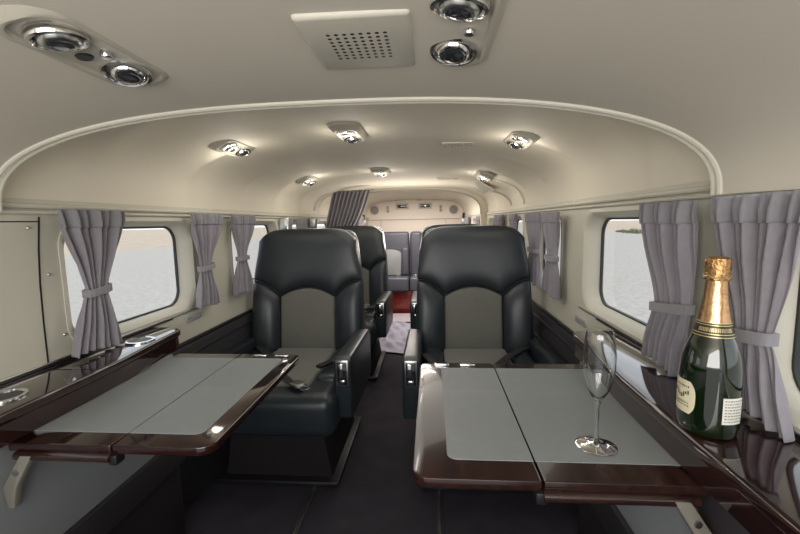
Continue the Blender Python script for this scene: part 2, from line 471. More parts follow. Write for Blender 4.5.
# exterior ground
GZ = -1.2
s = bmesh.new(); s.faces.new([s.verts.new(p) for p in ((-29, -60, GZ), (29, -60, GZ), (29, 160, GZ), (-29, 160, GZ))])
mk('ground_tarmac', s, M['tarmac'], smooth=False)['kind'] = 'structure'
for sd, nm in ((-1, 'left'), (1, 'right')):
    s = bmesh.new(); s.faces.new([s.verts.new(p) for p in ((sd * 29, -60, GZ), (sd * 400, -60, GZ), (sd * 400, 300, GZ), (sd * 29, 300, GZ))])
    mk('ground_field_' + nm, s, M['field'], smooth=False)['kind'] = 'structure'
def weed(x, y, sx, h, label):
    root = empty('weed_clump', (x, y, GZ), label, 'weed', None)
    s = bmesh.new(); rnd = random.Random(int(x * 10 + y))
    for i in range(260):
        a = rnd.uniform(0, 2 * PI); r = rnd.random() ** .6 * sx; hh = h * (1 - .6 * r / sx) * rnd.uniform(.5, 1.1)
        p = Vector((x + r * math.cos(a) * .5, y + r * math.sin(a), GZ)); w = rnd.uniform(.03, .07)
        t = Vector((rnd.uniform(-.25, .25), rnd.uniform(-.25, .25), hh))
        dr = Vector((math.cos(a + 1.3), math.sin(a + 1.3), 0)) * w
        v = [s.verts.new(q) for q in (p - dr, p + dr, p + t * .6 + dr * .8, p + t, p + t * .6 - dr * .8)]; s.faces.new(v)
    mk('foliage', s, M['weed'], root, smooth=False)
weed(29.6, 60.5, 2.6, .95, 'low green weeds on the tarmac edge outside the right window')
weed(30.2, 65.5, 1.6, .55, 'smaller green weed tuft just left of the weeds outside the right window')

# ------------------------------------------------------------------ side ledges
def ledge(sd, label, cups):
    Y0, Y1 = YF + .02, (1.335 if sd < 0 else 1.30)
    root = empty('side_ledge', (sd * .72, .6, .69), label, 'ledge')
    xi = lambda y: .632 + (.035 * sst((y - .9) / .4) if sd < 0 else -.004 + .02 * sst((y - .75) / .5))
    # rounded far end in plan
    ys = [Y0, .2, .5, .7, .9, 1.0, 1.1, 1.2]
    pl = [(xi(y), y) for y in ys]
    r = .05
    xe = xi(Y1)
    pl += [(xe + r * (1 - math.cos(t)), Y1 - r + r * math.sin(t)) for t in [PI / 2 * i / 8 for i in range(9)]]
    pl += [(.796, Y1), (.796, Y0)]
    pts = [(sd * p[0], p[1]) for p in pl]
    mk('ledge_top', prism(pts, 'z', .737, .760, .007, 4, only_ends=True), M['wood'], root, ang=40)
    pl2 = [(p[0] + (.006 if i < len(pl) - 2 else 0), p[1] - (.004 if i < len(pl) - 1 and p[1] > 1.2 else 0)) for i, p in enumerate(pl)]
    pts = [(sd * p[0], p[1]) for p in pl2]
    mk('fascia', prism(pts, 'z', .6915, .7368, .002, 1, only_ends=True), M['wood'], root, ang=40)
    for (cx, cy) in cups:
        c = mk('cup_holder', lathe([(.036, .0), (.041, .0), (.041, .004), (.036, .005), (.033, .002), (.033, -.002), (0, -.002)], (cx, cy, .7605), 40), M['chrome'], root)
        mk('cup_well', lathe([(0, .0), (.033, 0), (.033, .0006), (0, .0006)], (cx, cy, .7608), 36), M['dark_panel'], c)
    if sd < 0:
        for y in (.62, .92): mk('lid_seam', box(-.79, -.64, y - .001, y + .001, .7595, .7606, 0), M['seam'], root, smooth=False)
    return root
ledge(-1, 'glossy dark mahogany ledge with round cup holders under the left window', [(-.712, 1.165), (-.712, .755)])
ledge(1, 'glossy dark mahogany ledge under the right window carrying the champagne bottle', [])

# ------------------------------------------------------------------ folding tables
def table(sd, x_in, x_gr, x_out, y0, y1, border, label):
    root = empty('folding_table', ((x_in + x_out) / 2, (y0 + y1) / 2, .66), label, 'table')
    z0, z1 = .672, .69
    g = .0018
    dx = 1 if x_out > x_in else -1
    def leaf(xa, xb, name, corners_in):
        xl, xr = min(xa, xb), max(xa, xb); r = .03 if corners_in else .004
        pts = []
        for cx, cy, a, rr in ((xr, y1, 0, r if (corners_in and dx < 0) else .003), (xl, y1, 90, r if (corners_in and dx > 0) else .003),
                              (xl, y0, 180, r if (corners_in and dx > 0) else .003), (xr, y0, 270, r if (corners_in and dx < 0) else .003)):
            sx = -1 if cx == xr else 1; sy = -1 if cy == y1 else 1
            for i in range(7):
                t = math.radians(a + 15 * i); pts.append((cx + sx * rr + rr * math.cos(t), cy + sy * rr + rr * math.sin(t)))
        return mk(name, prism(pts, 'z', z0, z1, .003, 2, only_ends=True), M['wood'] if sd < 0 else M['wood_light'], root, ang=40)
    a = leaf(x_in, x_gr - dx * g, 'inboard_leaf', True)
    bq = leaf(x_gr + dx * g, x_out, 'outboard_leaf', False)
    def inlay(xa, xb, par, rin):
        xl, xr = min(xa, xb), max(xa, xb); pts = []
        for cx, cy, an in ((xr, y1 - .045, 0), (xl, y1 - .045, 90), (xl, y0 + border, 180), (xr, y0 + border, 270)):
            rr = .018 if abs(cx - rin) < 1e-6 else .002
            sx = -1 if cx == xr else 1; sy = -1 if cy > (y0 + y1) / 2 else 1
            for i in range(6):
                t = math.radians(an + 18 * i); pts.append((cx + sx * rr + rr * math.cos(t), cy + sy * rr + rr * math.sin(t)))
        return mk('leather_inlay', prism(pts, 'z', z1 - .002, z1 + .0012, .0006, 1, only_ends=True), M['inlay'], par, ang=40)
    ib = .045 if sd < 0 else .062
    inlay(x_in + dx * ib, x_gr - dx * g, a, x_in + dx * ib)
    inlay(x_gr + dx * g, x_out - dx * .004, bq, x_out)
    # slide rail under the front edge, its end stop, the hinge bracket
    rl = mk('slide_rail', tube([(x_gr, y0 - .002, z0 - .006), (x_out - dx * .02, y0 - .002, z0 - .006)], .009, 12), M['wood_light'], root)
    mk('rail_stop', box(*sorted((x_gr - dx * .012, x_gr + dx * .006)), y0 - .004, y0 + .02, z0 - .022, z0 - .001, .003), M['black'], root)
    q = [(x_out - dx * .062, z0 - .002), (x_out - dx * .036, z0 - .002), (x_out + dx * .010, .600), (x_out + dx * .004, .555), (x_out - dx * .010, .555), (x_out - dx * .020, .600)]
    s = prism(q, 'y', y0 - .012, y0 + .006, bev=.003)
    br = mk('support_arm', s, M['bracket'], root)
    mk('pivot_screw', lathe([(0, 0), (.006, 0), (.006, .003), (0, .004)], (x_out - dx * .026, y0 - .0125, .635), 16, mtx=Matrix.Rotation(PI / 2, 4, 'X')), M['steel'], br)
    # latch plates at the aft corner and small edge latch
    for k in range(2):
        xx = lerp(x_gr, x_in, .35 + .35 * k)
        mk('hinge', box(xx - .022, xx + .022, y1 - .024, y1 - .006, z1 - .001, z1 + .0022, .001), M['chrome'], a)
    ex = x_in
    mk('edge_latch', box(*sorted((ex + dx * .004, ex + dx * .012)), (y0 + y1) / 2 + (.10 if sd > 0 else .13), (y0 + y1) / 2 + (.155 if sd > 0 else .185), z1 - .001, z1 + .0012, .0004), M['bezel_light'], a)
    return root
table(-1, -.222, -.427, -.650, .700, 1.255, .048, 'left folding mahogany table with pale leather top, nothing standing on it')
table(1, .173, .390, .652, .630, 1.185, .055, 'right folding mahogany table with leather top carrying the champagne flute')

# ------------------------------------------------------------------ seats
def pad(P, front, T, nu=28, nv=28, p=2.6, back=.03):
    """puffed upholstery panel: P(u,v)->(x,z); front(x,z)-> y of its base plane; bulges towards -y"""
    def inf(u, v):
        a = max(0., 1 - abs(2 * u - 1) ** p); c = max(0., 1 - abs(2 * v - 1) ** p)
        return (a ** .42) * (c ** .42)
    def w(t): return .5 - .5 * math.cos(PI * t) if True else t
    def f(u, v):
        u, v = lerp(u, w(u), .7), lerp(v, w(v), .7)
        x, z = P(u, v); return (x, front(x, z) - T * inf(u, v), z)
    s = grid(f, nu, nv)
    ed = [e for e in s.edges if len(e.link_faces) == 1]
    r = bmesh.ops.extrude_edge_only(s, edges=ed)
    bmesh.ops.translate(s, verts=[v for v in r['geom'] if isinstance(v, bmesh.types.BMVert)], vec=(0, back, 0))
    return s

def zb(x):           # seam between headrest and the lower panels
    x = abs(x); return .775 - .048 * (x / .148) ** 2 if x < .148 else .727 + .088 * math.sin(PI / 2 * min(1, (x - .148) / .142)) ** .85
def lean(x, z): return .055 + (z - .45) * .11 - .05 * (x / .3) ** 2 * .5

def make_seat(name, loc, label, group, arm_side, arm_hi):
    """origin on the floor below the back; faces -y"""
    root = empty(name, (0, 0, 0), label, 'seat', group)
    W = lambda z: lerp(.304, .292, (z - .52) / .29) if z > .52 else lerp(.285, .304, (z - .36) / .16)
    WT = lambda z: lerp(.292, .262, (z - .81) / .25)
    # padded shell behind
    out = []
    for i in range(15):
        z = lerp(.36, .80, i / 14); out.append((W(z) - .004, z))
    for i in range(1, 6):
        z = lerp(.81, 1.02, i / 5); out.append((WT(z) - .004, z))
    for i in range(1, 9):
        t = PI / 2 * i / 8; out.append((.262 - .06 + .056 * math.cos(t), 1.024 + .056 * math.sin(t)))
    full = out + [(-x, z) for x, z in out[::-1]]
    s = prism(full, 'y', .075, .165, .022, 4, only_ends=True)
    for v in s.verts: v.co.y += (v.co.z - .45) * .11
    back = mk('backrest', s, M['leather'], root, local=True, ang=50)
    # headrest
    def Ph(u, v):
        uu = 2 * u - 1
        hw = lerp(.292, .2655, sst(v)); x = uu * hw; x0 = uu * .292
        zt = 1.092 - .068 * abs(uu) ** 6
        return (x, lerp(zb(x0) + .002, zt, v))
    mk('headrest', pad(Ph, lean, .042, 40, 30, 3.2, .05), M['leather'], root, local=True, ang=60)
    def Pi(u, v):
        uu = 2 * u - 1
        hw = lerp(.150, .147, v); x = uu * hw; return (x, lerp(.36, zb(uu * .147) - .002, v))
    mk('back_insert', pad(Pi, lambda x, z: lean(x, z) - .008, .014, 24, 24, 8, .05), M['insert'], root, local=True, ang=60, label='grey cloth centre panel')
    for sg in (-1, 1):
        def Pb(u, v, sg=sg):
            x0 = lerp(.150, .290, u); zt = zb(x0) - .003
            z = lerp(.36, zt, v); return (sg * lerp(.151, W(z), u), z)
        mk('side_bolster', pad(Pb, lean, .058, 22, 30, 2.6, .06), M['leather'], root, local=True, ang=60)
    # piping round the seams
    path = [(x, lean(x, zb(x)) - .012, zb(x)) for x in [lerp(-.288, .288, i / 40) for i in range(41)]]
    mk('seam_piping', tube(path, .0035, 8), M['seam'], back, local=True)
    # cushion
    def cush(u, v):      # wraps over the front edge
        pass
    s = box(-.285, .285, -.56, .04, .26, .445, .055, 6); 
    cu = mk('seat_cushion', s, M['leather'], root, local=True, ang=60)
    for sg in (-1, 1):
        s = box(*sorted((sg * .165, sg * .265)), -.40, .02, .40, .470, .030, 5)
        mk('cushion_bolster', s, M['leather'], cu, local=True, ang=60)
    mk('cushion_insert', box(-.158, .158, -.46, .03, .42, .456, .012, 3), M['insert'], root, local=True, label='grey cloth centre panel')
    mk('pedestal', prism([(-.24, .02), (.24, .02), (.20, .262), (-.20, .262)], 'y', -.44, .06, .01, 2), M['carpet_side'], root, local=True)
    mk('base_rail', box(-.27, .27, -.48, .10, .013, .035, .005), M['black'], root, local=True)
    # arm rests
    for sg in (-1, 1):
        inner = sg == arm_side
        x0, x1 = sorted((sg * .268, sg * .340)) if inner else sorted((sg * .272, sg * .335))
        top = .575 if inner else .53
        yf = -.47 if inner else -.40
        prof = [(yf, top - .26 if inner else top - .16), (yf - .005, top - .012), (yf + .03, top), (.02, top - .012), (.06, top - .05), (.06, .31), (-.30, .30)]
        a = mk('armrest', prism(prof, 'x', x0, x1, .012, 3), M['leather'], root, local=True, ang=50)
        if inner:
            xm = (x0 + x1) / 2
            pf = mk('ashtray_plate', box(xm - .026, xm + .026, yf - .009, yf - .001, top - .118, top - .010, .003), M['steel'], a, local=True)
            mk('ashtray_recess', box(xm - .020, xm + .020, yf - .0105, yf - .0085, top - .111, top - .017, .001), M['lens'], a, local=True)
            mk('ashtray_lid', box(xm - .0145, xm + .004, yf - .014, yf - .010, top - .080, top - .022, .002), M['chrome'], a, local=True)
            mk('recline_button', box(xm - .012, xm + .012, yf - .016, yf - .010, top - .105, top - .090, .003), M['chrome'], a, local=True)
    # lap belt halves: webbing and buckle
    belt = [(-arm_side * -.0, 0, 0)]
    for sg in (-1, 1):
        inner = sg == arm_side
        if inner:
            path = [(sg * .255, -.16, .49), (sg * .24, -.22, .497), (sg * .22, -.27, .494), (sg * .205, -.295, .49)]
        else:
            path = [(sg * .262, .0, .475), (sg * .14, -.16, .480), (-sg * .0, -.36, .462), (-sg * .08, -.455, .461), (-sg * .105, -.475, .462)]
        wb = mk('lap_belt', tube(path, .01, 10, flat=(.018, .0025)), M['webbing'], root, local=True)
        p = Vector(path[-1]); dr = (Vector(path[-1]) - Vector(path[-2])).normalized(); an = math.atan2(dr.y, dr.x)
        T = Matrix.Translation(p + dr * .02 + Vector((0, 0, .003))) @ Matrix.Rotation(an, 4, 'Z')
        if inner:
            mk('belt_tongue', box(-.03, .05, -.016, .016, -.006, .008, .004, mtx=T), M['black'], wb, local=True)
        else:
            mk('buckle', box(-.028, .028, -.024, .024, -.005, .009, .004, mtx=T), M['steel'], wb, local=True)
            T2 = Matrix.Translation(p + dr * .062 + Vector((0, -.006, .004))) @ Matrix.Rotation(an, 4, 'Z')
            s = bmesh.new()
            for a0, a1, b0, b1 in ((-.02, .03, -.018, -.011), (-.02, .03, .011, .018), (.022, .03, -.018, .018), (-.02, -.014, -.018, .018)):
                box(a0, a1, b0, b1, -.002, .002, .001, bm=s, mtx=T2)
            mk('belt_latch', s, M['chrome'], wb, local=True)
    root.location = loc
    return root

def copy_tree(o, parent=None):
    c = o.copy(); COL.objects.link(c)
    if parent is not None: c.parent = parent
    for ch in list(o.children): copy_tree(ch, c)
    return c

G1 = 'black leather cabin seats'
YS = 2.02
sl = make_seat('cabin_seat', (-.461, YS, 0), 'front left black leather seat with grey insert, behind the left table', G1, 1, True)
sr = make_seat('cabin_seat', (.427, YS, 0), 'front right black leather seat with grey insert, behind the right table', G1, -1, True)
c = copy_tree(sl); c.location = (-.45, YS + 1.15, 0); c['label'] = 'second row left black leather seat, half hidden behind the front left seat'
c = copy_tree(sr); c.location = (.40, YS + 1.15, 0); c['label'] = 'second row right black leather seat, mostly hidden behind the front right seat'

# rear bench
root = empty('rear_bench', (0, 4.9, 0), 'slate grey rear bench on a red wood base before the bulkhead', 'bench')
mk('base', box(-.56, .56, 4.80, 5.18, .002, .275, .004), M['redwood'], root)
for xa, xb in ((-.56, -.06), (-.055, .10), (.105, .56)):
    wid = xb - xa
    bq = mk('backrest', box(xa + .006, xb - .006, 4.93, 5.08, .42, .995, .035, 4), M['leather_purple'], root, ang=50)
    for k in range(1):
        mk('seat_cushion', box(xa + .003, xb - .003, 4.74, 5.0, .278, .452, .03, 4), M['leather_purple'], root, ang=50)
    if wid > .3:
        xm = (xa + xb) / 2
        pts = [(xm - .14, .46), (xm + .14, .46), (xm + .15, .72)] + [(xm + .15 * math.cos(t), .72 + .06 * math.sin(t)) for t in [PI * i / 10 for i in range(1, 10)]] + [(xm - .15, .72)]
        mk('back_insert', prism(pts, 'y', 4.915, 4.935, .006, 2, only_ends=True), M['panel'], bq)
        mk('bench_bolster', box(xb - .095, xb - .012, 4.895, 4.95, .46, .80, .025, 4), M['leather_purple'], bq, ang=50)
for x in (-.20, .02):
    mk('belt_buckle', box(x - .03, x + .02, 4.86, 4.90, .452, .475, .006), M['chrome'], root)
mk('base_handle', lathe([(0, 0), (.02, 0), (.024, .01), (.014, .02), (0, .022)], (.0, 4.80, .22), 20, mtx=Matrix.Rotation(PI / 2, 4, 'X')), M['chrome'], root)

# aisle cloth and mat
def f_cl(u, v):
    x = lerp(-.275, .225, u); y = lerp(3.28, 4.28, v)
    z = .022 + .016 * math.sin(9 * u + 5 * v) * math.sin(11 * v - 3 * u) + .012 * math.sin(23 * u * (1 + .4 * v) + 17 * v) + .008 * math.sin(41 * v + 13 * u)
    e = min(u, 1 - u, v, 1 - v); return (x + .012 * math.sin(14 * v), y + .02 * math.sin(9 * u), .016 + max(0, z) * min(1, e * 8))
o = mk('floor_cloth', sheet(f_cl, 40, 70, .003), M['cloth'], origin=(0, 3.8, 0)); setp(o, 'rumpled lavender cloth spread over the aisle floor', 'cloth')
o = mk('floor_mat', box(-.26, .21, 4.32, 4.72, .013, .02, .003), M['cloth2'], origin=(0, 4.5, 0)); setp(o, 'flat pale mauve mat before the red wood bench base', 'mat')

# ------------------------------------------------------------------ curtains
def curtain(sd, top, waist, bot, zt, zw, zb_, label, group, n=6, X=.768, mtl='curtain', flip=0.):
    y0 = (top[0] + top[1]) / 2
    root = empty('window_curtain', (sd * X, y0, zb_), label, 'curtain', group)
    hw = lambda y: HW(y) - (.80 - X)
    rnd = random.Random(int(1000 * y0)); ph = [rnd.uniform(-.6, .6) for _ in range(3)]
    def edges(z):
        if z > zw:
            t = (zt - z) / (zt - zw); k = t ** 1.15
            k = lerp(k, sst(t), .4)
            return lerp(top[0], waist[0], k), lerp(top[1], waist[1], k)
        t = (zw - z) / (zw - zb_); k = t ** .75
        return lerp(waist[0], bot[0], k), lerp(waist[1], bot[1], k)
    def dep(u, z):
        tt = abs(z - zw) / (zt - zw) if z > zw else (zw - z) / (zw - zb_)
        am = lerp(.006, .0165, sst(tt * 1.6)) * (1 if X < .78 else .85)
        w = u + .03 * math.sin(6 * z * 3 + ph[0]) * (1 - .5 * tt)
        q = math.sin(2 * PI * n * w + ph[1]) * .75 + .35 * math.sin(2 * PI * n * .53 * w + ph[2] + 3 * z)
        return am * q
    def f(u, v):
        z = lerp(zb_, zt - .048, v); a, bq = edges(z)
        y = lerp(a, bq, u + .012 * math.sin(2 * PI * n * u + ph[1] + 1.2))
        zz = z + (.006 * math.sin(5 * u + ph[0]) * (1 - v))
        return (sd * (hw(y) - .012 - dep(u, z)), y, zz)
    mk('cloth', sheet(f, 96, 60, .0016), M[mtl], root, ang=180)
    def fh(u, v):
        z = lerp(zt - .05, zt, v); a, bq = edges(min(z, zt))
        y = lerp(a, bq, u + .012 * math.sin(2 * PI * n * u + ph[1] + 1.2))
        flare = .002 * (1 - abs(2 * v - 1)) ; return (sd * (hw(y) - .0145 - dep(u, z) * lerp(1.05, .75, v) - flare), y, z)
    mk('header', sheet(fh, 96, 8, .002), M['curtain_dark'], root, ang=180)
    # tie back band
    a, bq = edges(zw); a -= .004 * (1 if a < bq else -1); bq += .004 * (1 if a < bq else -1)
    c = (a + bq) / 2; r = abs(bq - a) / 2; s = bmesh.new(); rings = []
    for i in range(40):
        t = 2 * PI * i / 40; yy = c + r * math.cos(t); xx = hw(yy) - .012 - (.020 if math.sin(t) > 0 else .014) * math.copysign(abs(math.sin(t)) ** .6, math.sin(t))
        sl_ = .016 * math.cos(t) * flip
        rings.append([s.verts.new((sd * (xx + dx_ * (-1 if math.sin(t) > 0 else 1)), yy + (dx_ if math.cos(t) > 0 else -dx_), zw + dz_ + sl_)) for dx_, dz_ in ((0, -.011), (.003, -.0105), (.003, .0105), (0, .011))])
    for i in range(40):
        A, B = rings[i], rings[(i + 1) % 40]
        for k in range(4): s.faces.new((A[k], A[(k + 1) % 4], B[(k + 1) % 4], B[k]))
    mk('tie_back', s, M['curtain_dark'], root, ang=60)
    return root
GC = 'mauve grey window curtains'
curtain(-1, (.968, 1.20), (1.037, 1.108), (.972, 1.138), 1.170, .940, .768, 'left window curtain nearest the camera, tied above the cup holder ledge', GC, 6, flip=.3)
curtain(-1, (1.548, 1.78), (1.595, 1.686), (1.552, 1.715), 1.172, .942, .775, 'second left curtain, aft of the first left window', GC, 5, flip=.3)
curtain(-1, (1.88, 2.12), (1.926, 2.024), (1.865, 2.055), 1.170, .950, .772, 'third left curtain, hanging just left of the front left seat', GC, 5)
curtain(1, (1.09, .876), (1.008, .880), (1.035, .893), 1.153, .912, .768, 'right curtain between the window and the champagne bottle', GC, 6, flip=-.6)
curtain(1, (.854, .64), (.777, .695), (.755, .640), 1.156, .908, .768, 'largest right curtain, hanging directly behind the champagne bottle', GC, 7, X=.785, flip=-.3)
curtain(1, (2.39, 2.06), (2.284, 2.10), (2.315, 2.04), 1.152, .955, .772, 'right curtain touching the edge of the front right seat', GC, 5)
curtain(1, (2.02, 1.768), (1.932, 1.795), (1.985, 1.768), 1.150, .942, .772, 'right curtain on the wall between the front right seat and the open window', GC, 5)
for sd, a, bq, lb in ((-1, 2.60, 2.78, 'small left curtain showing above the left headrest, beside a steel reel'),
                  (-1, 2.86, 3.12, 'wider left curtain showing above the middle of the left headrest'),
                  (-1, 3.20, 3.36, 'left curtain close to the gathered aisle drape'),
                  (1, 2.72, 2.92, 'narrow right curtain under the curved shoulder moulding'),
                  (1, 3.20, 3.48, 'right curtain showing above the middle of the right headrest'),
                  (1, 3.98, 4.2, 'right curtain in the tail, next to the second reel'),
                  (1, 4.62, 4.85, 'rearmost right curtain beside the bulkhead'),
                  (-1, 4.62, 4.85, 'rearmost left curtain beside the bulkhead')):
    curtain(sd, (a, bq), (a + .06, bq - .06), (a, bq), 1.16, .95, .79, lb, GC, 4, X=.785)

# aisle drape gathered to the left
root = empty('aisle_drape', (-.55, 3.5, 1.0), 'gathered grey drape swept to the left of the aft arch', 'curtain')
def f_d(u, v):
    # v: 0 top, 1 bottom; u: 0 left edge, 1 right edge
    tx = lerp(-.64, -.31, u); bx = lerp(-.765, -.60, u)
    k = v ** .9; x = lerp(tx, bx, k) + .05 * math.sin(PI * v) * u
    z = lerp(1.385 + .012 * u, .88, v)
    return (x, 3.5 - .026 * math.sin(2 * PI * 9 * u + .5) * (1 - .3 * v), z)
mk('cloth', sheet(f_d, 110, 40, .002), M['curtain'], root, ang=180)
s = tube([(-.66, 3.5, 1.388), (-.28, 3.5, 1.402)], .006, 8); mk('curtain_rod', s, M['steel'], root)

# ------------------------------------------------------------------ overhead reading-light and air panels
def overhead(name, loc, rot, label, group, src=None, sx=1.):
    if src:
        r = copy_tree(src); r.location = loc; r.rotation_euler = rot; r['label'] = label; r.scale = (sx,) * 3; return r
    root = empty(name, (0, 0, 0), label, 'overhead light', group)
    # housing: bevelled island hanging below the liner, local z down is negative
    s = bmesh.new(); rings = []
    for (hx, hy, r, z) in ((.066, .150, .045, .016), (.066, .150, .045, -.002), (.052, .128, .040, -.017), (.048, .124, .038, -.019), (.044, .120, .036, -.0185), (.042, .118, .036, -.012)):
        rings.append([s.verts.new((p[0], p[1], z)) for p in rrect(-hx, hx, -hy, hy, r, 8)])
    for A, B in zip(rings, rings[1:]):
        for i in range(len(A)): s.faces.new((A[i], A[(i + 1) % len(A)], B[(i + 1) % len(B)], B[i]))
    s.faces.new(rings[-1])
    mk('housing', s, M['bezel'], root, local=True, ang=30)
    for cy, tilt, R_ in ((-.066, .10, .037), (.066, -.18, .037)):
        T = Matrix.Translation((0, cy, -.014)) @ Matrix.Rotation(tilt, 4, 'X')
        ring = mk('chrome_ring', lathe([(R_, .004), (R_ + .002, -.003), (R_, -.008), (R_ - .005, -.009), (R_ - .008, -.005), (R_ - .010, .0)], (0, 0, 0), 36), M['chrome'], root, local=True, ang=50)
        bmt = T
        for v in ring.data.vertices: v.co = bmt @ v.co
        ball = mk('reflector', lathe([(R_ - .010, -.003), (R_ - .012, -.010), (R_ - .018, -.0145), (R_ - .024, -.0125), (R_ - .027, -.006)], (0, 0, 0), 36), M['chrome'] if cy > 0 else M['steel'], ring, local=True, ang=60)
        for v in ball.data.vertices: v.co = bmt @ Matrix.Translation((0, .002, 0)) @ v.co
        ln = mk('lens', lathe([(R_ - .017, -.012), (R_ - .020, -.0155), (R_ - .028, -.0165), (0, -.017)], (0, 0, 0), 30), M['lens'], ring, local=True, ang=60)
        for v in ln.data.vertices: v.co = bmt @ v.co
    mk('sensor_dot', lathe([(0, -.0145), (.011, -.0145), (.013, -.012), (.013, -.010)], (-.018, 0, 0), 24), M['black'], root, local=True)
    mk('push_button', lathe([(0, -.022), (.007, -.0215), (.0085, -.018), (.009, -.011)], (.018, 0, 0), 20), M['chrome'], root, local=True)
    root.location = loc; root.rotation_euler = rot; root.scale = (.88,) * 3
    return root
GO = 'overhead reading light panels'
o1 = overhead('overhead_light', (-.255, .552, 1.370), (0, -.16, 0), 'large twin-lens overhead panel at the top left, nearest the camera', GO)
overhead('', (.247, .545, 1.376), (0, .14, 0), 'large twin-lens overhead panel at the top, right of the perforated grille', GO, o1, .9)
overhead('', (-.575, 1.60, 1.434), (0, -.42, .0), 'first row left overhead light panel, just past the near arch', GO, o1, .86)
overhead('', (.56, 1.65, 1.436), (0, .42, 0), 'first row right overhead light panel, just past the near arch', GO, o1, .86)
overhead('', (-.095, 1.54, 1.459), (0, 0, 0), 'first row middle overhead light panel, just past the near arch', GO, o1, .86)
overhead('', (-.605, 2.66, 1.405), (0, -.45, .0), 'second row left overhead light panel, above the aisle drape', GO, o1, .86)
overhead('', (.565, 2.76, 1.41), (0, .42, 0), 'second row right overhead light panel, near the louvred panel', GO, o1, .86)
overhead('', (-.115, 2.66, 1.448), (0, 0, 0), 'second row middle overhead light panel, over the aisle', GO, o1, .86)

# speaker grille
root = empty('speaker_grille', (.117, .575, 1.369), 'square beige perforated speaker grille on the near ceiling', 'speaker')
o = mk('grille_plate', box(-.072, .072, -.082, .082, -.009, .006, .006, 3), M['grille'], root, local=True)

# ceiling placards, louvred panel
def placard(x, y, z, w, d, label, lines):
    root = empty('placard', (x, y, z), label, 'placard')
    mk('plate', box(-w / 2, w / 2, -d / 2, d / 2, -.0015, .006, .0008), M['liner'], root, local=True)
    s = bmesh.new()
    for i in range(lines):
        for k in range(9):
            if (k * 7 + i * 3) % 5 == 0: continue
            xx = lerp(-w * .38, w * .38, k / 8); yy = lerp(-d * .22, d * .22, i / max(1, lines - 1))
            box(xx - w * .03, xx + w * .025, yy - d * .07, yy + d * .07, -.0022, -.0012, 0, bm=s)
    o = mk('lettering', s, M['print'], root, local=True, smooth=False); return root
placard(.335, 1.86, 1.458, .15, .09, 'small cream placard on the ceiling right of the middle light', 2)
placard(.345, 3.15, 1.438, .17, .10, 'small cream placard on the ceiling further aft', 2)
root = empty('louvred_panel', (.60, 3.40, 1.405), 'cream louvred air panel on the right shoulder of the ceiling', 'vent')
T = Matrix.Rotation(.55, 4, 'Y')
mk('frame', box(-.11, .11, -.26, .26, -.006, .004, .003, mtx=T), M['liner'], root, local=True)
for k in range(6):
    mk('louvre', box(-.095, .095, -.22 + k * .08, -.18 + k * .08, -.011, -.004, .002, mtx=T), M['bezel_light'], root, local=True)

# small silver placards on the walls beside the ledge ends
for sd, y, z, lb in ((-1, 1.59, .735, 'small silver placard on the left wall past the ledge end'), (1, 1.60, .715, 'small silver placard on the right wall past the ledge end')):
    root = empty('wall_placard', (sd * .797, y, z), lb, 'placard')
    mk('plate', box(-.0025, .0025, -.055, .055, -.013, .013, .001), M['silver_print'], root, local=True)
    s = bmesh.new()
    for k in range(7): box(-.0035, .0035, -.045 + k * .014, -.036 + k * .014, -.006, .006, 0, bm=s)
    mk('lettering', s, M['print'], root, local=True, smooth=False)
for (y, z, lb) in ((.935, 1.122, 'upper steel screw on the left wall panel'), (.975, .999, 'steel screw on the left wall right of the panel joint'), (1.0, .829, 'low steel screw on the left wall near the ledge')):
    o = mk('screw', lathe([(0, .003), (.003, .0025), (.0045, 0)], (-.7985, y, z), 14, mtx=Matrix.Rotation(PI / 2, 4, 'Y')), M['steel'], origin=(-.8, y, z)); setp(o, lb, 'screw')

# shoulder belt reels
def reel(x, y, label, z=1.115, strap=True):
    root = empty('belt_reel', (x, y, z), label, 'belt reel', 'shoulder belt reels')
    mk('housing', box(-.024, .024, -.02, .02, -.045, .035, .006, 3), M['steel'], root, local=True)
    mk('slot', box(-.017, .017, -.0225, -.0195, -.030, .024, .001), M['silver_print'], root, local=True)
    if strap: mk('strap', box(-.015, .015, -.012, -.006, .034, .10, .002), M['webbing'], root, local=True)
    else: mk('strap', box(-.015, .03, -.012, -.006, -.09, -.044, .002), M['webbing'], root, local=True)
    return root
reel(-.70, 2.44, 'steel belt reel above the left corner of the left headrest', 1.125, False)
reel(-.72, 3.12, 'steel belt reel on the left wall beside the aisle drape', 1.125, False)
reel(-.63, 5.0, 'belt reel with dark strap left of the bulkhead speakers')
reel(.61, 5.0, 'belt reel with dark strap right of the bulkhead speakers')

